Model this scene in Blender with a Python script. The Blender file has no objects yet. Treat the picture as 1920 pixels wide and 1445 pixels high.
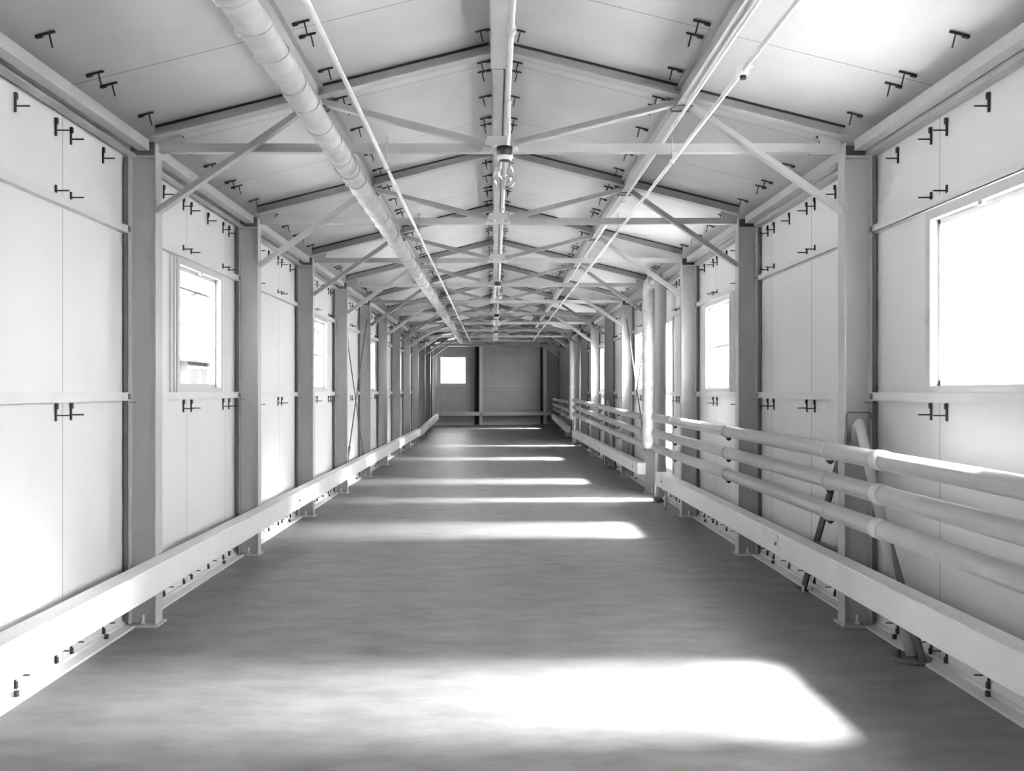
import bpy, bmesh, math, random
from mathutils import Vector, Matrix
random.seed(7)
scene = bpy.context.scene
C = scene.collection
PI = math.pi

# ------------------------------------------------------------------ camera
F_PX = 1655.0
EYE = 1.5
cam_d = bpy.data.cameras.new('camera')
cam_d.sensor_fit = 'HORIZONTAL'
cam_d.sensor_width = 36.0
cam_d.lens = 36.0 * F_PX / 1920.0
cam_d.shift_x = 34.0 / 1920.0
cam_d.shift_y = 10.5 / 1920.0
cam_d.clip_start = 0.05
cam_d.clip_end = 500
cam = bpy.data.objects.new('camera', cam_d)
C.objects.link(cam)
cam.location = (0, 0, EYE)
cam.rotation_euler = (PI / 2, 0, 0)
scene.camera = cam

# ------------------------------------------------------------------ view
scene.view_settings.view_transform = 'Standard'
scene.view_settings.look = 'None'
scene.view_settings.gamma = 1.0
scene.view_settings.use_curve_mapping = False
scene.view_settings.exposure = 4.15

# ------------------------------------------------------------------ sky: bright overcast, plus an added bright band below the sun on the right
SKY, SKY_BAND = 2.0, 68.0
w = bpy.data.worlds.new('sky')
scene.world = w
w.use_nodes = True
nt = w.node_tree
nt.nodes.clear()
def wn(t, **k):
    n = nt.nodes.new(t)
    for a, b in k.items():
        setattr(n, a, b)
    return n
def wmath(op, a, b=None, c=None):
    n = wn('ShaderNodeMath', operation=op)
    for i, v in enumerate((a, b, c)):
        if v is None: continue
        if isinstance(v, (int, float)): n.inputs[i].default_value = v
        else: nt.links.new(v, n.inputs[i])
    return n.outputs[0]
def wrange(v, a, b, c, d):
    n = wn('ShaderNodeMapRange', interpolation_type='SMOOTHSTEP')
    nt.links.new(v, n.inputs[0])
    for i, q in enumerate((a, b, c, d)): n.inputs[i + 1].default_value = q
    return n.outputs[0]
tc = wn('ShaderNodeTexCoord')
sx = wn('ShaderNodeSeparateXYZ')
nt.links.new(tc.outputs['Generated'], sx.inputs[0])
AZ = math.radians(2.0)              # sun and added sky band stand almost square to the right wall
side = wmath('ABSOLUTE', wmath('ADD', wmath('MULTIPLY', sx.outputs[1], math.cos(AZ)), wmath('MULTIPLY', sx.outputs[0], -math.sin(AZ))))
m_side = wrange(side, 0.035, 0.10, 1.0, 0.0)
m_up = wrange(sx.outputs[2], 0.12, 0.78, 0.16, 1.0)
m_top = wrange(sx.outputs[2], 0.905, 0.925, 1.0, 0.0)
m_low = wrange(sx.outputs[2], 0.16, 0.42, 0.0, 1.0)
m_x = wrange(sx.outputs[0], 0.05, 0.15, 0.0, 1.0)
sky_band = wmath('MULTIPLY', wmath('MULTIPLY', wmath('MULTIPLY', m_side, m_up), wmath('MULTIPLY', m_top, m_low)), m_x)  # made-up narrow column of bright sky, shaped to cast the floor strips
base = wrange(sx.outputs[0], -0.5, 0.7, SKY * 0.38, SKY * 1.7)    # the sky is brighter on the sun's side
stren = wmath('ADD', wmath('MULTIPLY', sky_band, SKY_BAND), base)
bg = wn('ShaderNodeBackground')
bg.inputs[0].default_value = (1, 1, 1, 1)
nt.links.new(stren, bg.inputs[1])
out = wn('ShaderNodeOutputWorld')
nt.links.new(bg.outputs[0], out.inputs[0])
w.cycles.sampling_method = 'MANUAL'
w.cycles.sample_map_resolution = 1024

sun_d = bpy.data.lights.new('sun', 'SUN')
sun_d.energy = 3.0
sun_d.angle = math.radians(9.0)
sun = bpy.data.objects.new('sun', sun_d)
C.objects.link(sun)
_el = math.radians(62)
sun_dir = Vector((-math.cos(_el) * math.cos(AZ), -math.cos(_el) * math.sin(AZ) - 0.02, -math.sin(_el)))
sun.rotation_euler = sun_dir.to_track_quat('-Z', 'Y').to_euler()

# ------------------------------------------------------------------ materials (a black and white picture: everything neutral)
def mat(name, v, rough=0.6, metal=0.0, noise=0.05, nscale=3.0, spec=0.4, joints=None, bump=0.0, bscale=40, stretch=None):
    m = bpy.data.materials.new(name)
    m.use_nodes = True
    t = m.node_tree
    b = t.nodes['Principled BSDF']
    b.inputs['Roughness'].default_value = rough
    b.inputs['Metallic'].default_value = metal
    b.inputs['Specular IOR Level'].default_value = spec
    co = t.nodes.new('ShaderNodeTexCoord')
    no = t.nodes.new('ShaderNodeTexNoise')
    no.inputs['Scale'].default_value = nscale
    no.inputs['Detail'].default_value = 6
    if stretch:
        mp = t.nodes.new('ShaderNodeMapping'); mp.inputs['Scale'].default_value = (stretch[0], 1 / stretch[1], 1)
        no.inputs['Detail'].default_value = 12; no.inputs['Roughness'].default_value = 0.65
        t.links.new(co.outputs['Object'], mp.inputs[0]); t.links.new(mp.outputs[0], no.inputs['Vector'])
    else:
        t.links.new(co.outputs['Object'], no.inputs['Vector'])
    mr = t.nodes.new('ShaderNodeMapRange')
    mr.inputs[1].default_value = 0.3
    mr.inputs[2].default_value = 0.7
    mr.inputs[3].default_value = v * (1 - noise)
    mr.inputs[4].default_value = v * (1 + noise)
    t.links.new(no.outputs[0], mr.inputs[0])
    val = mr.outputs[0]
    if joints:                       # butt joints between the panels, every 'joints' metres along the building
        off, step, axis = joints
        s = t.nodes.new('ShaderNodeSeparateXYZ')
        t.links.new(co.outputs['Object'], s.inputs[0])
        def mm(op, a, bb):
            n = t.nodes.new('ShaderNodeMath'); n.operation = op
            for i, q in enumerate((a, bb)):
                if isinstance(q, (int, float)): n.inputs[i].default_value = q
                else: t.links.new(q, n.inputs[i])
            return n.outputs[0]
        fr = mm('PINGPONG', mm('SUBTRACT', s.outputs[axis], off), step / 2)
        j = mm('GREATER_THAN', fr, 0.0035)
        j2 = mm('ADD', mm('MULTIPLY', j, 0.62), 0.38)
        val = mm('MULTIPLY', val, j2)
    cb = t.nodes.new('ShaderNodeCombineColor')
    for i in range(3): t.links.new(val, cb.inputs[i])
    t.links.new(cb.outputs[0], b.inputs['Base Color'])
    if bump:
        n2 = t.nodes.new('ShaderNodeTexNoise'); n2.inputs['Scale'].default_value = bscale
        t.links.new(co.outputs['Object'], n2.inputs['Vector'])
        bp = t.nodes.new('ShaderNodeBump'); bp.inputs['Strength'].default_value = bump
        bp.inputs['Distance'].default_value = 0.01
        t.links.new(n2.outputs[0], bp.inputs['Height'])
        t.links.new(bp.outputs[0], b.inputs['Normal'])
    return m

JOINT0, JSTEP = 4.85, 0.98
M_WALL = mat('wall_panel', 0.64, 0.55, noise=0.03, nscale=1.5, joints=(JOINT0, JSTEP, 1))
M_ROOF = mat('roof_panel', 0.55, 0.6, noise=0.06, nscale=2.0, joints=(JOINT0 - 0.03, 1.22, 1))
M_END = mat('end_panel', 0.50, 0.6, noise=0.05, nscale=2.0, joints=(0.4, 0.98, 0))
M_STEEL = mat('painted_steel', 0.42, 0.45, noise=0.05, nscale=5, bump=0.05, bscale=30)
M_BRIGHT = mat('pale_painted_steel', 0.60, 0.45, noise=0.04, nscale=5)
M_FLOOR = mat('floor_sheet', 0.185, 0.5, noise=0.26, nscale=2.6, spec=0.28, bump=0.04, bscale=30, stretch=(1, 0.45, 1))
M_RAIL = mat('rail_paint', 0.64, 0.5, noise=0.05, nscale=4)
M_PIPE = mat('pipe_paint', 0.42, 0.3, noise=0.05, nscale=7, bump=0.1, bscale=12)
M_LAG = mat('pipe_lagging', 0.44, 0.6, noise=0.16, nscale=9, bump=0.6, bscale=16)
M_DARK = mat('dark_iron', 0.035, 0.5, noise=0.1)
M_MID = mat('grey_iron', 0.14, 0.5, noise=0.1)
M_WHITE = mat('white_paint', 0.82, 0.4, noise=0.02)
M_GROUND = mat('yard_ground', 0.55, 0.9, noise=0.1, nscale=0.5)
M_OUT = mat('outside_paint', 0.022, 1.0, noise=0.04, spec=0.0)

def glass(name, edge):
    m = bpy.data.materials.new(name)
    m.use_nodes = True
    t = m.node_tree
    t.nodes.clear()
    o = t.nodes.new('ShaderNodeOutputMaterial')
    tr = t.nodes.new('ShaderNodeBsdfTransparent')
    tr.inputs[0].default_value = (0.95, 0.95, 0.95, 1)
    gl = t.nodes.new('ShaderNodeBsdfGlossy')
    gl.inputs['Roughness'].default_value = 0.03
    lw = t.nodes.new('ShaderNodeLayerWeight')
    lw.inputs[0].default_value = 0.5
    pw = t.nodes.new('ShaderNodeMath'); pw.operation = 'POWER'
    t.links.new(lw.outputs['Facing'], pw.inputs[0]); pw.inputs[1].default_value = 5.0 if edge < 0.3 else 1.6
    ma = t.nodes.new('ShaderNodeMath'); ma.operation = 'MULTIPLY_ADD'
    t.links.new(pw.outputs[0], ma.inputs[0]); ma.inputs[1].default_value = 0.75 if edge < 0.3 else 1.0; ma.inputs[2].default_value = 0.05 if edge < 0.3 else 0.10
    mx = t.nodes.new('ShaderNodeMixShader')
    t.links.new(ma.outputs[0], mx.inputs[0])
    t.links.new(tr.outputs[0], mx.inputs[1])
    t.links.new(gl.outputs[0], mx.inputs[2])
    t.links.new(mx.outputs[0], o.inputs[0])
    return m
M_FRAME = mat('window_frame_paint', 0.5, 0.5, noise=0.02)
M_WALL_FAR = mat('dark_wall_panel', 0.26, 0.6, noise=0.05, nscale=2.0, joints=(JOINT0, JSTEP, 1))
M_GLASS = glass('window_glass', 0.25)
M_GLOBE = glass('globe_glass', 0.45)

# ------------------------------------------------------------------ mesh helpers
class MB:
    def __init__(s): s.bm = bmesh.new()
    def box(s, c, d, R=None):
        """box centred at c with full sizes d"""
        m = Matrix.Translation(c)
        if R is not None: m = m @ R.to_4x4()
        m = m @ Matrix.Diagonal((d[0], d[1], d[2], 1))
        bmesh.ops.create_cube(s.bm, size=1.0, matrix=m)
        return s
    def lohi(s, a, b):
        return s.box([(a[i] + b[i]) / 2 for i in range(3)], [abs(b[i] - a[i]) for i in range(3)])
    def beam(s, a, b, wy, wz, up=(0, 0, 1)):
        """rectangular bar from a to b; wz is its size along 'up' (made square to the bar), wy across"""
        a, b = Vector(a), Vector(b)
        x = (b - a).normalized()
        y = Vector(up).cross(x).normalized()
        z = x.cross(y)
        R = Matrix((x, y, z)).transposed()
        return s.box((a + b) / 2, ((b - a).length, wy, wz), R)
    def angle(s, a, b, leg, th, up=(0, 0, 1), flip=1):
        """rolled L-section from a to b"""
        a, b = Vector(a), Vector(b)
        x = (b - a).normalized()
        y = Vector(up).cross(x).normalized()
        z = x.cross(y)
        R = Matrix((x, y, z)).transposed()
        c = (a + b) / 2
        L = (b - a).length
        s.box(c, (L, th, leg), R)
        s.box(c - z * (leg / 2 - th / 2) + y * flip * (leg / 2), (L, leg, th), R)
        return s
    def tube(s, pts, r, n=16, cap=True):
        pts = [Vector(p) for p in pts]
        rs = r if isinstance(r, (list, tuple)) else [r] * len(pts)
        rings = []
        up = None
        for i, p in enumerate(pts):
            if i == 0: t = pts[1] - pts[0]
            elif i == len(pts) - 1: t = pts[-1] - pts[-2]
            else: t = (pts[i + 1] - p).normalized() + (p - pts[i - 1]).normalized()
            t.normalize()
            if up is None:
                up = Vector((0, 0, 1)) if abs(t.z) < 0.9 else Vector((1, 0, 0))
            u = (up - t * up.dot(t)).normalized()
            up = u
            v = t.cross(u)
            rings.append([s.bm.verts.new(p + (u * math.cos(2 * PI * k / n) + v * math.sin(2 * PI * k / n)) * rs[i]) for k in range(n)])
        for A, B in zip(rings, rings[1:]):
            for k in range(n):
                f = s.bm.faces.new((A[k], A[(k + 1) % n], B[(k + 1) % n], B[k]))
                f.smooth = True
        if cap:
            s.bm.faces.new(rings[0][::-1]); s.bm.faces.new(rings[-1])
        return s
    def lathe(s, c, prof, n=24):
        c = Vector(c)
        rings = [[s.bm.verts.new(c + Vector((r * math.cos(2 * PI * k / n), r * math.sin(2 * PI * k / n), z))) for k in range(n)] for r, z in prof]
        for A, B in zip(rings, rings[1:]):
            for k in range(n):
                f = s.bm.faces.new((A[k], A[(k + 1) % n], B[(k + 1) % n], B[k])); f.smooth = True
        return s
    def ring(s, c, R, r, axis='y', a0=0, a1=2 * PI, n=20, m=6):
        pts = []
        for i in range(n + 1):
            a = a0 + (a1 - a0) * i / n
            q = {'y': (math.cos(a), 0, math.sin(a)), 'x': (0, math.cos(a), math.sin(a)), 'z': (math.cos(a), math.sin(a), 0)}[axis]
            pts.append(Vector(c) + Vector(q) * R)
        return s.tube(pts, r, m)
    def poly(s, pts, n, th):
        """flat plate: outline pts extruded by th along n"""
        n = Vector(n).normalized() * th / 2
        A = [s.bm.verts.new(Vector(p) - n) for p in pts]
        B = [s.bm.verts.new(Vector(p) + n) for p in pts]
        s.bm.faces.new(A[::-1]); s.bm.faces.new(B)
        for i in range(len(A)):
            j = (i + 1) % len(A)
            s.bm.faces.new((A[i], A[j], B[j], B[i]))
        return s
    def mesh(s, name, m, bevel=0):
        if bevel:
            bmesh.ops.bevel(s.bm, geom=[e for e in s.bm.edges if e.calc_face_angle(0) > 1.0], offset=bevel, segments=1, affect='EDGES')
        bmesh.ops.recalc_face_normals(s.bm, faces=s.bm.faces)
        me = bpy.data.meshes.new(name)
        s.bm.to_mesh(me); s.bm.free()
        me.materials.append(m)
        return me
    def build(s, name, m, parent=None, bevel=0, label=None, off=(0, 0, 0)):
        """off: world position of the parent, so that points may be given in world space"""
        if any(off):
            bmesh.ops.translate(s.bm, verts=s.bm.verts, vec=(-off[0], -off[1], -off[2]))
        o = bpy.data.objects.new(name, s.mesh(name, m, bevel))
        C.objects.link(o)
        if parent: o.parent = parent
        if label: o['label'] = label
        return o

def empty(name, loc=(0, 0, 0), rz=0):
    o = bpy.data.objects.new(name, None)
    C.objects.link(o)
    o.location = loc
    o.rotation_euler = (0, 0, rz)
    o.empty_display_size = 0.1
    return o
def tag(o, label, cat, group=None):
    o['label'] = label; o['category'] = cat
    if group: o['group'] = group
    return o
def struct(o):
    o['kind'] = 'structure'
    return o
def copy_tree(o, parent=None):
    c = o.copy()
    C.objects.link(c)
    c.parent = parent
    for ch in list(o.children): copy_tree(ch, c)
    return c
ORD = ['nearest', 'second', 'third', 'fourth', 'fifth', 'sixth', 'seventh', 'eighth', 'ninth', 'tenth', 'eleventh', 'twelfth', 'thirteenth', 'fourteenth', 'fifteenth', 'sixteenth', 'seventeenth', 'eighteenth', 'nineteenth', 'twentieth']

# ------------------------------------------------------------------ measures
Y0, BAY = 5.68, 2.44
NCOL = 11                                   # frames 0..10
YC = [Y0 + BAY * k for k in range(NCOL)]
XL, XR = -2.154, 2.235                      # faces of the column flanges
XC = 0.04                                   # ridge
WL, WR = -2.37, 2.45                        # inner faces of the walls
CD = 0.176                                  # column depth
RIDGE, PITCH = 3.755, 0.249
def roof(x): return RIDGE - PITCH * abs(x - XC)
YB = -3.0                                   # wall behind the camera
ENDL, ENDR = 32.6, 33.7                     # end wall, slightly askew
def ramp(y): return 0.0 if y < 25.2 else min(0.235, 0.235 * (y - 25.2) / 7.3)
def yend(x): return ENDL + (ENDR - ENDL) * (x - WL) / (WR - WL)

# ------------------------------------------------------------------ floor
m = MB()
ys = [YB - 0.1, 25.2, 32.5, 34.2]
vv = []
for y in ys:
    vv.append([m.bm.verts.new((x, y, z)) for x, z in ((WL - 0.1, ramp(y)), (WR + 0.1, ramp(y)), (WR + 0.1, ramp(y) - 0.15), (WL - 0.1, ramp(y) - 0.15))])
for A, B in zip(vv, vv[1:]):
    for k in range(4): m.bm.faces.new((A[k], A[(k + 1) % 4], B[(k + 1) % 4], B[k]))
m.bm.faces.new(vv[0]); m.bm.faces.new(vv[-1][::-1])
struct(m.build('floor', M_FLOOR))

# ------------------------------------------------------------------ walls with openings
def wall(name, x0, x1, opens, YB, yE, material):
    m = MB()
    top = roof(x0 if abs(x0) < abs(x1) else x1) + 0.03
    y = YB
    for (a, b, z0, z1) in sorted(opens):
        m.lohi((x0, y, -0.15), (x1, a, top))
        m.lohi((x0, a, -0.15), (x1, b, z0))
        m.lohi((x0, a, z1), (x1, b, top))
        y = b
    m.lohi((x0, y, -0.15), (x1, yE, top))
    return struct(m.build(name, material))
SILL, HEAD = 1.5, 2.48
WIN_L = [(6.58, 7.62), (11.45, 12.45), (16.4, 17.4), (21.3, 22.3), (23.75, 24.7)]
WIN_R = [(3.88, 4.94), (9.1, 10.15), (14.3, 15.2), (19.2, 20.15), (30.9, 31.35)]
TALL_R = [(12.02, 12.45), (24.1, 24.55)]
LOW = 0.40
FILL_WIN_L = [(-1.2, -0.2), (1.5, 2.0)]  # unseen windows, added to brighten the nearest bay
FILL_WIN_R = [(-1.2, -0.2), (1.5, 2.0)]
wall('wall_left', WL, WL - 0.06, [(a, b, SILL, HEAD) for a, b in WIN_L + FILL_WIN_L], YB, 25.2, M_WALL)
wall('wall_right', WR, WR + 0.06, [(a, b, SILL, HEAD) for a, b in WIN_R[:-1] + FILL_WIN_R] + [(a, b, LOW, HEAD) for a, b in TALL_R], YB, 25.2, M_WALL)
# wall and ceiling colour is set darker in the ramped last part of the corridor
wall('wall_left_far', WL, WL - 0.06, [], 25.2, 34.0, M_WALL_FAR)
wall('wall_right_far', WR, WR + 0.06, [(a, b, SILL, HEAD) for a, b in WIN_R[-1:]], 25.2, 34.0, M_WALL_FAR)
struct(MB().lohi((WL - 0.06, YB, -0.15), (WR + 0.06, YB - 0.06, 3.9)).build('wall_back', M_WALL))
# roof, two slopes of panel
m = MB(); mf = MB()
n = Vector((PITCH, 0, 1)).normalized()
for s in (-1, 1):
    e = WL - 0.06 if s < 0 else WR + 0.06
    A = Vector((XC, (YB + 34.0) / 2, RIDGE)); B = Vector((e + s * 0.15, (YB + 34.0) / 2, roof(e + s * 0.15)))
    nn = Vector((s * PITCH, 0, 1)).normalized() * 0.03
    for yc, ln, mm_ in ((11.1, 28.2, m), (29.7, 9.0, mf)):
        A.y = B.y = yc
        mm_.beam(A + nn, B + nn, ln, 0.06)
struct(m.build('ceiling', M_ROOF))
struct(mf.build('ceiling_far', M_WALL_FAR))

# ------------------------------------------------------------------ end wall, askew, built in its own frame (x along the wall)
endw = empty('wall_end', (WL, ENDL, 0), math.atan2(ENDR - ENDL, WR - WL))
struct(endw)
EL = math.hypot(ENDR - ENDL, WR - WL)
EZ = 0.235
def end_x(px):                                # picture column -> distance along the end wall
    t = (px - 926) / F_PX                      # x = t*y
    s = (ENDR - ENDL) / (WR - WL)
    x = t * (ENDL - s * WL) / (1 - t * s)
    return (x - WL) * EL / (WR - WL)
wx0, wx1 = end_x(825), end_x(874)
wz0, wz1 = EZ + 1.53, EZ + 2.54
m = MB()
m.lohi((-0.1, 0, -0.1), (wx0, 0.06, 4.0)); m.lohi((wx1, 0, -0.1), (EL + 0.1, 0.06, 4.0))
m.lohi((wx0, 0, -0.1), (wx1, 0.06, wz0)); m.lohi((wx0, 0, wz1), (wx1, 0.06, 4.0))
m.build('panel', M_END, endw)

def at_end(o):
    o.location = endw.location; o.rotation_euler = endw.rotation_euler
    return o
def end_thing(name, label, cat, group=None):
    o = at_end(empty(name)); return tag(o, label, cat, group)
# window of the end wall
wn_e = struct(at_end(empty('window_11')))
m = MB()
for a, b in (((wx0 - .03, -.02, wz0 - .03), (wx0 + .03, .07, wz1 + .03)), ((wx1 - .03, -.02, wz0 - .03), (wx1 + .03, .07, wz1 + .03)),
             ((wx0 + .03, -.02, wz0 - .03), (wx1 - .03, .07, wz0 + .03)), ((wx0 + .03, -.02, wz1 - .03), (wx1 - .03, .07, wz1 + .03))):
    m.lohi(a, b)
m.build('frame', M_FRAME, wn_e)
MB().lohi((wx0 - .17, -.02, wz0 - .03), (wx0 - .12, 0, wz1 + .03)).build('side_track', M_WHITE, wn_e)
MB().lohi((wx0 + .03, .03, wz0 + .03), (wx1 - .03, .034, wz1 - .03)).build('pane', M_GLASS, wn_e)

def isec(m, x0, x1, y0, y1, z0, z1, tw, tf, axis='x'):
    """vertical I-section: flanges across x (axis 'x': the web joins the two x faces)"""
    m.lohi((x0, y0, z0), (x0 + tf, y1, z1)); m.lohi((x1 - tf, y0, z0), (x1, y1, z1))
    ym = (y0 + y1) / 2
    m.lohi((x0 + tf, ym - tw / 2, z0), (x1 - tf, ym + tw / 2, z1))
cx = [(end_x(808.5), .08, .10, 'steel column at the left corner of the end wall'), (end_x(897), .11, .16, 'middle steel column of the end wall, shade-coloured web and pale flange'), (end_x(1016.5), .13, .08, 'right steel column of the end wall beside the dark corner')]
for xx, fw, dw, lab in cx:
    o = end_thing('steel_column', lab, 'column', 'steel columns of the end wall')
    m = MB()
    m.lohi((xx, -.20, EZ), (xx + fw, -.19, EZ + 2.92))
    m.lohi((xx, -.19, EZ), (xx + .012, -.05, EZ + 2.92))
    m.build('shaft', M_WHITE, o)
    MB().lohi((xx - dw, -.06, EZ), (xx, -.05, EZ + 2.92)).lohi((xx - dw, -.19, EZ), (xx - dw + .01, -.06, EZ + 2.92)).build('shaded_web', M_DARK, o)  # dark colour puts the shade on the column's side into this web
    MB().lohi((xx - .08, -.22, EZ), (xx + .14, -.02, EZ + .012)).build('base_plate', M_STEEL, o)
for z, lab in ((EZ + 2.555, 'upper horizontal steel girt on the end wall over its window'), (EZ + 1.465, 'lower horizontal steel girt on the end wall under its window')):
    o = end_thing('wall_girt', lab, 'girt', 'girts of the end wall')
    MB().lohi((.05, -.04, z - .025), (EL - .05, -.035, z + .025)).lohi((.05, -.035, z - .025), (EL - .05, 0, z - .018)).build('channel', M_BRIGHT, o)
    for a, b in ((.05, .12), (EL - .12, EL - .05)):
        MB().lohi((a, -.05, z - .04), (b, -.041, z + .04)).build('cleat', M_STEEL, o)
o = end_thing('end_beam', 'horizontal steel beam along the top of the end wall', 'beam')
MB().lohi((.02, -.16, EZ + 2.93), (EL - .02, -.15, EZ + 3.05)).lohi((.02, -.2, EZ + 2.92), (EL - .02, -.06, EZ + 2.93)).build('beam_section', M_BRIGHT, o)
MB().lohi((.02, -.2, EZ + 3.05), (EL - .02, -.06, EZ + 3.06)).build('top_flange', M_BRIGHT, o)
o = end_thing('guard_rail', 'low timber guard rail running across the end wall', 'rail', 'low timber guard rails')
MB().lohi((.2, -.33, EZ + .35), (EL - .38, -.205, EZ + .50)).build('timber', M_RAIL, o, bevel=.006)
MB().lohi((end_x(898) - .04, -.35, EZ + .38), (end_x(898) + .10, -.33, EZ + .47)).build('splice_plate', M_STEEL, o)
o = end_thing('floor_sill', 'pale steel sill at the foot of the end wall', 'sill', 'steel sills at the foot of the walls')
MB().lohi((.1, -.035, EZ), (EL - .1, 0, EZ + .1)).lohi((.1, -.09, EZ), (EL - .1, -.035, EZ + .015)).build('channel', M_BRIGHT, o)

# ------------------------------------------------------------------ windows of the long walls
def window(idx, side, a, b, z0, z1, cross, track):
    x = WL if side < 0 else WR
    o = struct(empty('window_%d' % idx, (x, (a + b) / 2, z0)))  # the FILL_WIN ones are added windows, out of view
    s = -side                                   # towards the room
    P = tuple(o.location)
    t = 0.028
    xi, xo = x + s * 0.022, x - s * 0.065
    m = MB()
    m.lohi((xi, a - t, z0 - t), (xo, a + t, z1 + t)); m.lohi((xi, b - t, z0 - t), (xo, b + t, z1 + t))
    m.lohi((xi, a + t, z0 - t), (xo, b - t, z0 + t)); m.lohi((xi, a + t, z1 - t), (xo, b - t, z1 + t))
    m.build('frame', M_FRAME, o, off=P)
    xm = x - s * 0.035
    m = MB()
    for p0, p1 in (((a + t, z0 + t), (a + t + .022, z1 - t)), ((b - t - .022, z0 + t), (b - t, z1 - t)),
                   ((a + t, z0 + t), (b - t, z0 + t + .03)), ((a + t, z1 - t - .03), (b - t, z1 - t))):
        m.lohi((xm - .012, p0[0], p0[1]), (xm + .012, p1[0], p1[1]))
    m.build('sash', M_FRAME, o, off=P)
    MB().lohi((xm - .002, a + t + .022, z0 + t + .03), (xm + .002, b - t - .022, z1 - t - .03)).build('pane', M_GLASS, o, off=P)
    if cross:
        zz = (z0 + z1) / 2 if z0 > 1 else 1.82
        MB().lohi((xm - .009, (a + b) / 2 - .009, z0 + t + .03), (xm + .009, (a + b) / 2 + .009, z1 - t - .03)).build('mullion', M_STEEL, o, off=P)
        MB().lohi((xm - .008, a + t + .022, zz - .009), (xm + .008, b - t - .022, zz + .009)).build('glazing_bar', M_STEEL, o, off=P)
    if track:
        m = MB()
        for q in (0.06, 0.13): m.lohi((x, a - q - .012, z0 - .02), (x + s * .018, a - q + .012, z1 + .02))
        m.build('side_track', M_BRIGHT, o, off=P)
    MB().lohi((xi, (a + b) / 2 - .02, z1 - t - .02), (xi - s * .02, (a + b) / 2 + .02, z1 - t)).build('latch', M_STEEL, o, off=P)
    return o
i = 1
for k, (a, b) in enumerate(WIN_L): window(i, -1, a, b, SILL, HEAD, k > 0, True); i += 1
for k, (a, b) in enumerate(WIN_R): window(i, 1, a, b, SILL, HEAD, k > 0, k > 0); i += 1
i = 12
for (a, b) in TALL_R: window(i, 1, a, b, LOW, HEAD, True, False); i += 1
for (a, b) in FILL_WIN_L: window(i, -1, a, b, SILL, HEAD, False, False); i += 1  # added fill windows, out of view
for (a, b) in FILL_WIN_R: window(i, 1, a, b, SILL, HEAD, False, False); i += 1

# ------------------------------------------------------------------ columns (origin at the foot, corridor side is local +x)
def make_column(h):
    o = empty('steel_column')
    m = MB()
    d, wf, tf, tw = CD, 0.11, 0.009, 0.008
    m.lohi((-tf, -wf / 2, 0), (0, wf / 2, h + 0.09)); m.lohi((-d, -wf / 2, 0), (-d + tf, wf / 2, h))
    m.lohi((-d + tf, -tw / 2, 0), (-tf, tw / 2, h))
    m.build('shaft', M_STEEL, o)
    MB().lohi((-d - .03, -wf / 2 - .03, 0), (.018, wf / 2 + .03, .014)).build('base_plate', M_STEEL, o)
    MB().lohi((-d, -wf / 2, h), (-tf, wf / 2, h + .012)).build('cap_plate', M_STEEL, o)
    MB().lohi((-d + tf, -.045, h + .012), (-tf, -.036, h + .10)).build('head_gusset', M_MID, o)
    for q in (-1, 1):
        MB().tube([(-d / 2, q * .035, .014), (-d / 2, q * .035, .022)], .016, 6).tube([(-d / 2, q * .035, .022), (-d / 2, q * .035, .07)], .008, 8).build('anchor_bolt', M_WHITE, o)
    MB().lohi((-d - .026, -wf / 2 - .006, .02), (-d - .002, wf / 2 + .004, h)).build('wall_shade_strip', M_MID, o)  # dark strip stands for the shadow gap between back flange and wall
    for q in (-1, 1):
        MB().lohi((-d + .01, q * .055, 0.95 * SILL - .0), (-d + .05, q * .049, 0.95 * SILL + .006)).build('girt_cleat', M_MID, o)
    return o
CH = 2.99
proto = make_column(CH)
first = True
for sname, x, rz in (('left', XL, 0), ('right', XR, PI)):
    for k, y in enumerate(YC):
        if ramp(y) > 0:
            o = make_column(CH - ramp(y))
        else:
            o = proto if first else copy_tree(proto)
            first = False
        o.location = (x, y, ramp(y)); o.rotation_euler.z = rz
        if k == 0: l = 'steel column standing nearest the camera on the %s wall' % sname
        else: l = '%s steel column from the camera along the %s wall' % (ORD[k], sname)
        if sname == 'right' and k == 3: l += ', right behind the tall lagged riser'
        tag(o, l, 'column', 'steel columns along the %s wall' % sname)

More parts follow.
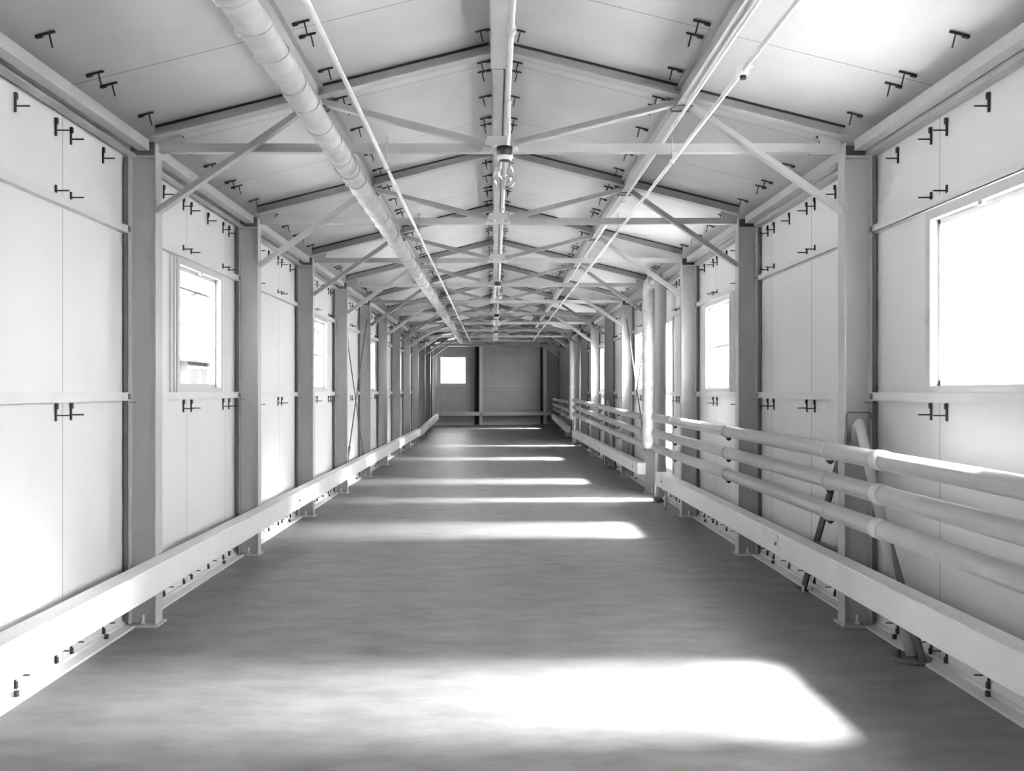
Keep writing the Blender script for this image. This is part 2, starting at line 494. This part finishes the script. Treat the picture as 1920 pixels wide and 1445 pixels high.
# ------------------------------------------------------------------ roof trusses, one per pair of columns
TIE = EYE + 1.565
XP = 1.16                                     # purlins sit this far from the ridge
def make_truss():
    o = empty('roof_truss')
    for s in (-1, 1):
        e = XL - .02 if s < 0 else XR + .02
        a = Vector((XC + s * .02, 0, roof(XC + s * .02) - .052)); b = Vector((e, 0, roof(e) - .052))
        MB().angle(a, b, .085, .008, flip=-s).build('rafter', M_STEEL, o)
        MB().beam(a + Vector((0, -.002, .046)), b + Vector((0, -.002, .046)), .030, .012).build('roof_shade_strip', M_DARK, o)  # dark strip paints in the shadow line between rafter and roof
    MB().angle((XL - .005, 0, TIE), (XR + .005, 0, TIE), .055, .007, flip=1).build('tie_beam', M_STEEL, o)
    for s in (-1, 1):
        nx = XC + s * XP
        MB().angle((XC + s * .05, -.012, TIE + .01), (nx, -.012, roof(nx) - .11), .05, .007, flip=-s).build('diagonal', M_STEEL, o)
        fx = XL if s < 0 else XR
        MB().angle((fx - s * .004, -.03, EYE + 1.15), (nx, -.03, roof(nx) - .10), .055, .007, flip=s).build('knee_brace', M_STEEL, o)
        MB().poly([(nx - .10, 0.006, roof(nx) - .05), (nx + .10, 0.006, roof(nx) - .05), (nx + .06, 0.006, roof(nx) - .17), (nx - .06, 0.006, roof(nx) - .17)], (0, 1, 0), .007).build('gusset_plate', M_MID, o)
        hx = fx
        MB().poly([(hx, .006, TIE - .03), (hx, .006, roof(hx) - .03), (hx - s * .16, .006, roof(hx - s * .16) - .06), (hx - s * .12, .006, TIE - .02)], (0, 1, 0), .006).build('haunch_plate', M_STEEL, o)
    MB().poly([(XC - .12, -.02, TIE - .03), (XC + .12, -.02, TIE - .03), (XC + .08, -.02, TIE + .07), (XC - .08, -.02, TIE + .07)], (0, 1, 0), .006).build('gusset_plate', M_BRIGHT, o)
    for q in (-.09, -.03, .04, .1): MB().tube([(XC + q, -.024, TIE + .0), (XC + q, -.034, TIE + .0)], .011, 6).build('bolt', M_WHITE, o)
    return o
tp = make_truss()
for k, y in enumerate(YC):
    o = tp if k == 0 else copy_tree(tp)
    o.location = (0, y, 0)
    if k == 0: l = 'roof truss nearest the camera, spanning between the two nearest steel columns'
    else: l = '%s roof truss from the camera, carried by the %s pair of columns' % (ORD[k], ORD[k])
    tag(o, l, 'truss', 'roof trusses across the corridor')

# ------------------------------------------------------------------ longitudinal members, one piece per bay
def isecY(m, x, z0, z1, y0, y1, wt, wb, tf, tw):
    m.lohi((x - wt / 2, y0, z1 - tf), (x + wt / 2, y1, z1)); m.lohi((x - wb / 2, y0, z0), (x + wb / 2, y1, z0 + tf))
    m.lohi((x - tw / 2, y0, z0 + tf), (x + tw / 2, y1, z1 - tf))
bays = [(YB + .02, YC[0], 'in the nearest bay, before the first roof truss')]
for k in range(NCOL - 1):
    bays.append((YC[k], YC[k + 1], 'between the %s and %s roof trusses' % ('first' if k == 0 else ORD[k], ORD[k + 1])))
bays.append((YC[-1], 32.35, 'in the last bay against the end wall'))
def bayname(k): return bays[k][2]
for k, (a, b, bn) in enumerate(bays):
    a2, b2 = a + .012, b - .012
    cy = (a + b) / 2
    # ridge
    o = empty('ridge_beam', (XC, cy, 3.6))
    P = (XC, cy, 3.6)
    wb = .10 if k == 0 else .068
    m = MB(); isecY(m, XC - .01, EYE + 2.07, RIDGE - .02, a2, b2, wb + .03, wb, .008, .008); m.build('steel_section', M_STEEL, o, off=P)
    MB().lohi((XC + .035, a2, EYE + 2.09), (XC + .05, b2, RIDGE - .035)).build('side_plate', M_STEEL, o, off=P)
    tag(o, 'steel ridge beam under the roof peak %s' % bn, 'beam', 'ridge beams end to end')
    for sn, s in (('left', -1), ('right', 1)):
        x = XC + s * XP
        z = roof(x) - .015
        o = empty('roof_purlin', (x, cy, z)); P = (x, cy, z)
        m = MB(); isecY(m, x, z - .145, z - .012, a2, b2, .07, .08, .008, .007); m.build('steel_section', M_STEEL, o, off=P)
        MB().lohi((x - .06, b2 - .1, z - .155), (x + .06, b2 - .02, z - .147)).build('splice_plate', M_MID, o, off=P)
        tag(o, 'steel purlin under the %s roof slope %s' % (sn, bn), 'purlin', '%s roof purlins end to end' % sn)
        x = (XL - .075) if s < 0 else (XR + .095)
        z = EYE + 1.53
        o = empty('eave_beam', (x, cy, z)); P = (x, cy, z)
        m = MB()
        m.lohi((x - .035, a2 + .05, z), (x + .035, b2 - .05, z + .007)); m.lohi((x - .035 if s > 0 else x + .028, a2 + .05, z + .007), (x - .028 if s > 0 else x + .035, b2 - .05, z + .06))
        m.lohi((x - .035, a2 + .05, z + .06), (x + .035, b2 - .05, z + .067))
        m.build('channel', M_STEEL, o, off=P)
        xx = x + s * .08
        MB().lohi((xx - .03, a2 + .05, z - .03), (xx + .03, b2 - .05, z - .024)).lohi((xx - .03, a2 + .05, z - .024), (xx - .024, b2 - .05, z + .03)).build('wall_angle', M_STEEL, o, off=P)
        tag(o, 'steel eave beam along the top of the %s wall %s' % (sn, bn), 'beam', '%s eave beams end to end' % sn)
        xw = WL if s < 0 else WR
        for nm, z, cat in (('upper', EYE + 1.005, 'upper'), ('lower', EYE - .062, 'lower')):
            x1 = xw - s * .045
            aa, bb = a2, b2
            o = empty('wall_girt', (xw, cy, z)); P = (xw, cy, z)
            m = MB().lohi((xw - s * .001, aa, z + (.0 if nm == 'upper' else .048)), (x1, bb, z + (.006 if nm == 'upper' else .054)))
            m.lohi((x1 + s * .006, aa, z), (x1, bb, z + .048))
            m.build('angle_section', M_BRIGHT, o, off=P)
            for q in (aa + .03, bb - .06):
                MB().lohi((x1, q, z + .01), (x1 - s * .006, q + .035, z + .045)).build('end_cleat', M_MID, o, off=P)
            tag(o, '%s horizontal girt on the %s wall %s' % (nm, sn, bn.replace('roof ', '')), 'girt', '%s girts of the %s wall' % (nm, sn))
        # floor sill
        z = ramp(cy)
        fx = -2.276 if s < 0 else 2.356
        if k < 9:
            o = empty('floor_sill', (xw, cy, 0)); P = (xw, cy, 0)
            MB().lohi((xw - s * .001, a2, 0), (fx, b2, .014)).lohi((xw - s * .001, a2, .014), (xw - s * .02, b2, .032)).build('channel', M_BRIGHT, o, off=P)
            for q in ((4.3, 5.3) if k == 0 else (a2 + .35, b2 - .5) if k < 6 else ()):
                MB().tube([(fx + s * .05, q, .014), (fx + s * .05, q, .04)], .014, 6).build('bolt_head', M_DARK, o, off=P)
            tag(o, 'steel sill at the foot of the %s wall %s' % (sn, bn.replace('roof ', '')), 'sill', 'steel sills at the foot of the walls')

# ------------------------------------------------------------------ guard rails
def rail(pts, label, seams=()):
    o = empty('guard_rail', (pts[0][0], pts[0][1], 0)); P = (pts[0][0], pts[0][1], 0)
    m = MB()
    for (x0, y0, g0), (x1, y1, g1), in zip(pts, pts[1:]):
        d = .064
        m.beam((x0, y0, g0 + .363), (x1, y1, g1 + .363), .128, .176)
    m.build('timber', M_RAIL, o, off=P, bevel=.006)
    for (x, y, s) in seams:
        MB().lohi((x, y - .06, .30), (x + s * .006, y + .06, .43)).build('splice_plate', M_RAIL, o, off=P)
        MB().tube([(x + s * .006, y - .03, .365), (x + s * .016, y - .03, .365)], .012, 8).build('bolt', M_MID, o, off=P)
    return tag(o, label, 'rail', 'low timber guard rails')
rxl, rxr = XL + .065, XR - .065
rail([(rxl, -1.5, 0), (rxl, 24.4, 0)], 'long low timber guard rail bolted to the columns of the left wall', [(rxl + .064, 9.2, 1)])
rail([(rxl + .03, 24.95, .0), (rxl + .03, 31.9, .22)], 'far short guard rail climbing the ramp on the left wall')
rail([(rxr, -1.5, 0), (rxr, 11.5, 0)], 'near low timber guard rail under the three pipes on the right wall', [(rxr - .064, 6.6, -1), (rxr - .064, 11.1, -1)])
rail([(rxr, 12.95, 0), (rxr, 23.85, 0)], 'middle low timber guard rail beyond the tall riser on the right wall', [(rxr - .064, 17.7, -1), (rxr - .064, 13.4, -1)])
rail([(rxr, 25.7, .02), (rxr, 32.3, .22)], 'far guard rail climbing the ramp on the right wall')

# ------------------------------------------------------------------ three heating pipes on the right wall
PX = 2.172
def hpipe(y0, z0, y1, z1, label, clamps, sleeve=None, tapers=()):
    o = empty('heating_pipe', (PX, y0, z0)); P = (PX, y0, z0)
    def zz(y): return z0 + (z1 - z0) * (y - y0) / (y1 - y0)
    MB().tube([(PX, y0, z0), (PX, y1, z1)], .053, 24).build('pipe', M_PIPE, o, off=P)
    for y in clamps:
        m = MB().ring((PX, y, zz(y)), .057, .006, 'y', -PI * 1.4, PI * .4, 18)
        m.build('clamp', M_BRIGHT, o, off=P)
        MB().tube([(PX + .03, y + .05, zz(y) - .072), (PX + .03, y + .12, zz(y) - .072)], .014, 8).tube([(PX + .03, y + .07, zz(y) - .072), (PX + .03, y + .085, zz(y) - .072)], .022, 6).build('clamp_bolt', M_DARK, o, off=P)
    if sleeve:
        MB().tube([(PX, sleeve - .05, zz(sleeve)), (PX, sleeve + .05, zz(sleeve))], .059, 24).build('sleeve', M_BRIGHT, o, off=P)
    return tag(o, label, 'pipe', 'heating pipes along the right wall')
names = ('top', 'middle', 'bottom')
for i, (zn, z11, zf0, zf1, ze0, ze1) in enumerate(((-.408, -.355, -.385, -.245, -.318, -.305), (-.585, -.565, -.605, -.43, -.567, -.50), (-.775, -.765, -.79, -.63, -.755, -.66))):
    hpipe(-1.2, EYE + zn - .01, 11.885, EYE + z11, '%s of the three near pipes running past the camera on the right wall' % names[i], [YC[0] + .02, YC[1] + .08, YC[2] + .08], sleeve=4.95)
    hpipe(12.885, EYE + zf0, 23.9, EYE + zf1, '%s of the three pipes between the two tall risers, right wall' % names[i], [YC[4] + .05, YC[5] + .05, YC[6] + .05, YC[7] + .05])
    hpipe(25.3, EYE + ze0, 32.0, EYE + ze1, '%s of the three farthest pipes beyond the second riser' % names[i], [YC[9] + .05])

# ------------------------------------------------------------------ tall lagged risers (an arch of two vertical pipes)
def riser(yn, yf, top, label, zb_far, zb_near):
    o = empty('lagged_riser', (2.25, (yn + yf) / 2, 0)); P = tuple(o.location)
    xf, xn = 2.235, 2.262
    r = .085
    def arc(c, R, a0, a1, n=8):
        return [(c[0] + (xn - xf) * 0, c[1] + R * math.cos(a), c[2] + R * math.sin(a)) for a in [a0 + (a1 - a0) * i / n for i in range(n + 1)]]
    R = .17
    far = [(xf, yf + .0, zb_far)] + [(xf, yf, zb_far + .3)]
    pts = [(xf, yf, zb_far), (xf, yf, top - R)] + [(xf, yf - R + R * math.cos(a), top - R + R * math.sin(a)) for a in [PI / 2 * i / 6 for i in range(1, 7)]]
    MB().tube(pts + [(xf + .013, (yn + yf) / 2, top)], r, 24).build('far_leg', M_LAG, o, off=P)
    pts = [(xn, yn, zb_near), (xn, yn, top - R)] + [(xn, yn + R - R * math.cos(a), top - R + R * math.sin(a)) for a in [PI / 2 * i / 6 for i in range(1, 7)]]
    MB().tube(pts + [(xf + .013, (yn + yf) / 2, top)], r * .92, 24).build('near_leg', M_PIPE, o, off=P)
    m = MB()
    el = [(xf, yf + R - R * math.cos(a), zb_far - R * math.sin(a) * .0 - R * math.sin(a)) for a in [PI / 2 * i / 6 for i in range(0, 7)]]
    MB().lathe((xf, yf, zb_far), [(0.0, -.1), (.045, -.09), (.075, -.05), (r, 0)], 24).build('elbow_cap', M_LAG, o, off=P)
    MB().tube([(xn, yn, zb_near), (xn, yn, zb_near + .05)], .1, 16).build('foot_flange', M_MID, o, off=P)
    for i, z in enumerate((EYE + .1, EYE + .9, EYE - .3)):
        MB().ring((xf, yf, z), r + .002, .004, 'z').build('lagging_band', M_BRIGHT, o, off=P)
    return tag(o, label, 'pipe', 'tall arched risers on the right wall')
riser(11.98, 12.80, EYE + 1.54, 'tall lagged pipe arch where the near pipes end on the right wall', .76, .02)
riser(24.0, 25.05, EYE + 1.47, 'far tall pipe arch near the dark end of the right wall', .78, .05)

# ------------------------------------------------------------------ sloping struts at two right columns
def strut_pair(y, where):
    o = empty('leaning_strut', (2.33, y - .74, 0)); P = tuple(o.location)
    a, b = Vector((2.33, y - .76, .02)), Vector((2.295, y - .14, 1.30))
    MB().tube([a, b + (a - b) * .05, b, b + Vector((0.005, .05, -.03)), b + Vector((.01, .075, -.12))], .030, 14).build('pipe', M_PIPE, o, off=P)
    MB().tube([a + Vector((.02, -.085, 0)), b + Vector((.02, -.07, -.25))], .020, 12).build('second_pipe', M_MID, o, off=P)
    MB().tube([(2.33, y - .76, 0), (2.33, y - .76, .022)], .105, 20).build('foot_flange', M_MID, o, off=P)
    MB().tube([(2.26, y - .76, .02), (2.26, y - .76, .06)], .012, 6).build('foot_bolt', M_DARK, o, off=P)
    tag(o, 'round pale pipe strut leaning on the near side of %s' % where, 'strut', 'pipe struts leaning on right columns')
    o = empty('flat_strut', (2.33, y + .97, 0)); P = tuple(o.location)
    MB().beam((2.335, y + .97, .02), (2.29, y + .16, 1.06), .012, .075, up=(0, 1, .6)).lohi((2.30, y + .93, .0), (2.37, y + 1.05, .012)).build('bar', M_DARK, o, off=P)
    MB().lohi((2.29, y + .06, .42), (2.33, y + .62, .432)).build('shelf_plate', M_MID, o, off=P)
    for q in (-.03, .03): MB().tube([(2.335 + q, y + .9, .0), (2.335 + q, y + .9, .05)], .010, 6).build('foot_bolt', M_BRIGHT, o, off=P)
    tag(o, 'dark flat strut leaning on the far side of %s' % where, 'strut', 'flat struts leaning on right columns')
strut_pair(YC[0], 'the nearest right column')
strut_pair(YC[5], 'the sixth right column')
o = empty('bent_rod', (2.30, YC[0] - .1, 1.1)); P = tuple(o.location)
MB().tube([(2.245, YC[0] - .062, 1.10), (2.245, YC[0] - .062, 1.35), (2.26, YC[0] - .062, 1.365), (2.39, YC[0] - .062, 1.365), (2.40, YC[0] - .062, 1.35), (2.40, YC[0] - .062, 1.32)], .005, 8).build('rod', M_MID, o, off=P)
MB().lohi((2.232, YC[0] - .066, 1.08), (2.258, YC[0] - .056, 1.105)).build('end_lug', M_DARK, o, off=P)
tag(o, 'thin bent rod framing the top of the leaning strut at nearest right column', 'rod')
# small drain fittings under the near rail end
o = empty('drain_valve', (2.2, 11.3, 0)); P = tuple(o.location)
MB().tube([(2.2, 11.3, .0), (2.2, 11.3, .22)], .02, 10).tube([(2.2, 11.22, .12), (2.2, 11.38, .12)], .026, 10).build('body', M_BRIGHT, o, off=P)
MB().ring((2.2, 11.3, .235), .04, .007, 'z').build('handwheel', M_BRIGHT, o, off=P)
tag(o, 'small pale drain valve under the far end of near right rail', 'valve')

# ------------------------------------------------------------------ cross rods bracing one bay on each wall
for sn, x, s in (('left', XL - .07, -1), ('right', XR + .07, 1)):
    for (za, zb, d) in ((.12, 2.75, 'rising away from'), (2.75, .12, 'falling away from')):
        o = empty('bracing_rod', (x, YC[3], 0)); P = tuple(o.location)
        xx = x + (.012 if za < 1 else -.012)
        A, B = Vector((xx, YC[3] + .06, za)), Vector((xx, YC[4] - .06, zb))
        MB().tube([A, B], .009, 8).build('rod', M_MID, o, off=P)
        c = A + (B - A) * .12
        c2 = A + (B - A) * .2
        MB().tube([c, c2], .019, 8).build('turnbuckle', M_MID, o, off=P)
        tag(o, 'thin bracing rod %s the camera in the fourth bay of %s wall' % (d, sn), 'rod', 'crossed bracing rods')

# ------------------------------------------------------------------ overhead pipes
o = empty('overhead_duct', (-.94, 0, EYE + 1.44)); P = tuple(o.location)
pts, rs = [], []
y = -2.5
while y < 25.4:
    pts.append((-.94 + random.uniform(-.002, .002), y, EYE + 1.435)); rs.append(.068 + random.uniform(-.002, .0025)); y += .11
pts += [(-.94, 25.5, EYE + 1.435), (-.94, 25.56, EYE + 1.435)]; rs += [.068, .035]
MB().tube(pts, rs, 28).build('lagging', M_LAG, o, off=P)
y = 2.6; k = 0
while y < 25 and k < 95:
    m = MB()
    pp = []
    tl = random.uniform(.02, .07)
    for q in range(25):
        a = 2 * PI * q / 24
        pp.append((-.94 + .0695 * math.cos(a), y + tl * math.sin(a), EYE + 1.435 + .0695 * math.sin(a)))
    m.tube(pp, .0035, 6, cap=False)
    m.build('wrap_band', M_LAG, o, off=P)
    if y < 8.5:
        MB().box((-.94 - .070, y + .02, EYE + 1.42), (.014, .06, .018)).build('band_tab', M_WHITE, o, off=P)
    y += .30 + random.uniform(-.04, .06); k += 1
for k, y in enumerate(YC[:9]):
    m = MB().ring((-.94, y - .09, EYE + 1.435), .074, .005, 'y', PI * .5 - 2.6, PI * .5 + 2.6, 18)
    m.tube([(-.94, y - .09, EYE + 1.505), (-.94, y - .09, TIE)], .005, 6)
    m.build('hanger', M_STEEL, o, off=P)
tag(o, 'thick lagged pipe hung under the left roof purlin, bands round it', 'pipe')

def conduit(x, z, r, y0, y1, label, couplings, hang, material=M_BRIGHT):
    o = empty('conduit', (x, y0, z)); P = tuple(o.location)
    MB().tube([(x, y0, z), (x, y1, z)], r, 12).build('pipe', material, o, off=P)
    for y in couplings:
        MB().tube([(x, y - .035, z), (x, y + .035, z)], r * 1.7, 12).build('coupling', material, o, off=P)
    for y in hang:
        MB().tube([(x, y, z + r), (x, y, TIE + .06)], .004, 6).ring((x, y, z), r + .004, .004, 'y').build('hanger', M_STEEL, o, off=P)
    return tag(o, label, 'pipe')
conduit(-.68, EYE + 1.42, .011, -2.5, 25.6, 'thin pale pipe beside the thick lagged pipe under the left slope', [6.1, 14.2], [y - .06 for y in YC[:8]])
cr = conduit(1.135, EYE + 1.46, .0115, -2.5, 25.6, 'thin pale conduit hung beneath the right roof purlin', [11.5], [y - .06 for y in YC[:8]])
f = MB().box((0, 4.03 + 2.5, 0), (.045, .07, .05)).build('junction_box', M_WHITE, cr, bevel=.006)
MB().tube([(0, 6.52, -.025), (0, 6.52, -.04)], .015, 12).build('plug', M_DARK, f)
MB().tube([(.02, 6.53, .01), (.045, 6.53, .025)], .008, 8).build('screw', M_WHITE, f)
conduit(1.212, EYE + 1.785, .010, -2.5, 25.0, 'second thin conduit clipped right under the bottom edge of right purlin', [8.3], [])
conduit(.095, EYE + 1.93, .015, -2.5, 25.6, 'pale electrical conduit running along the right side of the ridge beams', [4.72, 9.3], [])

# ------------------------------------------------------------------ globe lamps
def lamp_tree():
    o = empty('globe_lamp')                        # origin on the underside of the tie beam
    MB().lathe((0, 0, 0), [(.001, .02), (.05, .02), (.05, -.02), (.036, -.03), (.036, -.06), (.03, -.062), (.001, -.062)], 24).build('socket', M_DARK, o)
    MB().lathe((0, 0, 0), [(.040, -.035), (.046, -.04), (.046, -.062), (.040, -.066)], 24).build('retaining_ring', M_BRIGHT, o)
    MB().lathe((0, 0, 0), [(.036, -.06), (.04, -.085), (.058, -.115), (.072, -.15), (.0745, -.175), (.068, -.205), (.05, -.23), (.025, -.243), (.001, -.247)], 32).build('glass_globe', M_GLOBE, o)
    MB().lathe((0, 0, 0), [(.014, -.06), (.016, -.10), (.026, -.13), (.030, -.155), (.024, -.18), (.001, -.19)], 20).build('bulb', M_GLOBE, o)
    MB().tube([(.02, 0, .02), (.028, .03, .10), (.03, .05, .3), (.035, .06, .33)], .011, 10).build('drop_conduit', M_WHITE, o)
    MB().lathe((.035, .11, .0), [(.001, .06), (.02, .06), (.024, .03), (.018, .0), (.024, -.02), (.001, -.03)], 16).build('insulator', M_WHITE, o)
    return o
lp = lamp_tree()
for i, (y, dz, l) in enumerate(((5.60, 0, 'nearest and largest clear glass globe lamp hanging under the first tie beam'), (12.9, .045, 'second clear globe lamp along the ridge'),
                                (17.8, 0, 'third globe lamp along the ridge, far down the corridor'), (22.7, 0, 'farthest globe lamp, close to the end wall top'))):
    o = lp if i == 0 else copy_tree(lp)
    o.location = (.068 if i == 0 else .055, y, TIE - .028 + dz - .01)
    tag(o, l, 'lamp', 'globe lamps along the ridge')

# ------------------------------------------------------------------ panel clips
def clip_mesh():
    m = MB()
    m.box((.045, 0, -.006), (.095, .011, .009)); m.box((.012, 0, -.010), (.032, .017, .014))
    m.tube([(.062, 0, -.008), (.062, 0, -.078)], .0042, 6)
    return m
cm = clip_mesh().mesh('panel_clip', M_DARK)
slots = []                                            # (row text, y, matrix3, location)
slope = math.atan(PITCH)
def rows():
    R0 = lambda s: Matrix.Rotation(slope * (1 if s > 0 else -1), 3, 'Y')
    out = []
    # roof rows: (text, x, direction of the bar)
    for text, x, d in (('on the roof beside the left eave beam', XL - .03, 1), ('on the roof beside the left purlin', XC - XP + .04, 1),
                       ('on the roof left of the ridge beam', XC - .065, -1), ('on the roof right of the ridge beam', XC + .065, 1),
                       ('on the roof beside the right purlin', XC + XP - .04, -1), ('on the roof beside the right eave beam', XR + .03, -1)):
        px = Vector((d, 0, -(PITCH if x > XC else -PITCH) * d)).normalized()
        up = Vector((0, 0, 1)); yy = up.cross(px).normalized(); zz = px.cross(yy)
        out.append((text, 'roof', lambda y, x=x: Vector((x, y, roof(x) - .003)), Matrix((px, yy, zz)).transposed()))
    for sn, xw, s in (('left', WL, 1), ('right', WR, -1)):
        for text, z, dz, kind in (('on the %s wall below the eave beam' % sn, EYE + 1.47, -1, 'roof'), ('on the %s wall above the upper girt' % sn, EYE + 1.02, 1, 'girt'),
                                  ('on the %s wall below the lower girt' % sn, EYE - .07, -1, 'girt'), ('at the foot of the %s wall' % sn, .036, 1, 'foot')):
            px = Vector((0, 0, dz)); zz = Vector((-s, 0, 0)); yy = zz.cross(px)
            out.append((text, kind, lambda y, xw=xw, z=z: Vector((xw, y, z)), Matrix((px, yy, zz)).transposed()))
    return out
def in_open(side, y):
    L = (WIN_L if side == 'left' else WIN_R + TALL_R)
    return False
allc = []
for text, kind, loc, R in rows():
    if kind == 'girt' or kind == 'foot' or 'wall' in text:
        j0, js = JOINT0, JSTEP
    else:
        j0, js = JOINT0 - .03, 1.22
    y = j0 - 3 * js
    while y < 24.5:
        cand = [y - .085, y + .085]
        if kind != 'girt': cand.append(y + js / 2)
        for q in cand:
            if any(abs(q - c) < .065 for c in YC): continue
            p = loc(q)
            if q < 2.6: continue
            px_ = 926 + F_PX * p.x / p.y; py_ = 733 - F_PX * (p.z - EYE) / p.y
            if not (-10 < px_ < 1930 and -10 < py_ < 1455): continue
            if kind == 'foot' and q > 13: continue
            if 'wall' in text and kind == 'girt' and 'right' in text and any(a - .05 < q < b + .05 for a, b in TALL_R): continue
            allc.append((q, text, p, R))
        y += js
allc.sort(key=lambda c: c[0])
near, far = allc[:300], allc[300:]
count = {}
protoc = None
for q, text, p, R in near:
    bay = sum(1 for c in YC if c < q)
    key = (text, bay)
    count[key] = count.get(key, 0) + 1
    o = bpy.data.objects.new('panel_clip', cm)
    C.objects.link(o)
    o.location = p
    o.rotation_euler = R.to_euler()
    bt = 'before the first truss' if bay == 0 else 'past %s truss' % ('the first' if bay == 1 else ORD[bay - 1])
    n = count[key]
    tag(o, '%s clip %s, %s' % ('nearest' if n == 1 else ORD[n - 1], text, bt), 'clip', 'dark panel clips ' + text)
m = MB()
for q, text, p, R in far:
    T = Matrix.Translation(p) @ R.to_4x4()
    for c, d in (((.045, 0, -.006), (.095, .011, .009)), ((.062, 0, -.042), (.008, .008, .07))):
        bmesh.ops.create_cube(m.bm, size=1.0, matrix=T @ Matrix.Translation(c) @ Matrix.Diagonal((d[0], d[1], d[2], 1)))
o = m.build('panel_clip', M_DARK)
tag(o, 'hundreds of small dark panel clips on the far bays of roof and walls', 'clip', 'dark panel clips far away')
o['kind'] = 'stuff'

# ------------------------------------------------------------------ outside
struct(MB().lohi((-60, -40, -1.4), (60, 110, -1.2)).build('ground', M_GROUND))
o = empty('pipe_gallery', (-6.2, 17, -1.2)); P = tuple(o.location)
MB().lohi((-6.3, 8, EYE + 2.06), (-6.2, 40, EYE + 2.18)).build('edge_beam', M_OUT, o, off=P)
for y in (16.6, 21.48, 26.36):
    MB().lohi((-6.3, y - .05, -1.2), (-6.2, y + .05, EYE + 2.06)).build('post', M_OUT, o, off=P)
    MB().beam((-6.25, y + 2.0, EYE + 2.06), (-6.25, y + .05, EYE + 1.42), .05, .05).build('bracket', M_OUT, o, off=P)
    MB().beam((-6.25, y + 3.07, EYE + 2.06), (-6.25, y + .05, EYE + 1.02), .05, .05).build('bracket', M_OUT, o, off=P)
tag(o, 'pale outdoor canopy edge with sloping brackets seen through nearest left window', 'canopy')
o = empty('shed', (-10.5, 24, -1.2)); P = tuple(o.location)
MB().lohi((-12, 19, -1.2), (-9, 28.3, EYE + .86)).build('walls', M_OUT, o, off=P)
MB().lohi((-12.2, 18.8, EYE + .86), (-8.8, 28.5, EYE + .93)).build('roof', M_OUT, o, off=P)
for y in (20.5, 23.2, 25.9):
    f = MB().lohi((-9, y, EYE + .12), (-8.95, y + 1.9, EYE + .75)).build('window', M_WHITE, o, off=P)
    MB().lohi((-8.95, y + .08, EYE + .2), (-8.94, y + .9, EYE + .68)).build('pane', M_OUT, f, off=P)
    MB().lohi((-8.95, y + 1.0, EYE + .2), (-8.94, y + 1.82, EYE + .68)).build('pane', M_OUT, f, off=P)
tag(o, 'low outbuilding with windows seen faintly through the nearest left window', 'building')
bpy.context.view_layer.update()
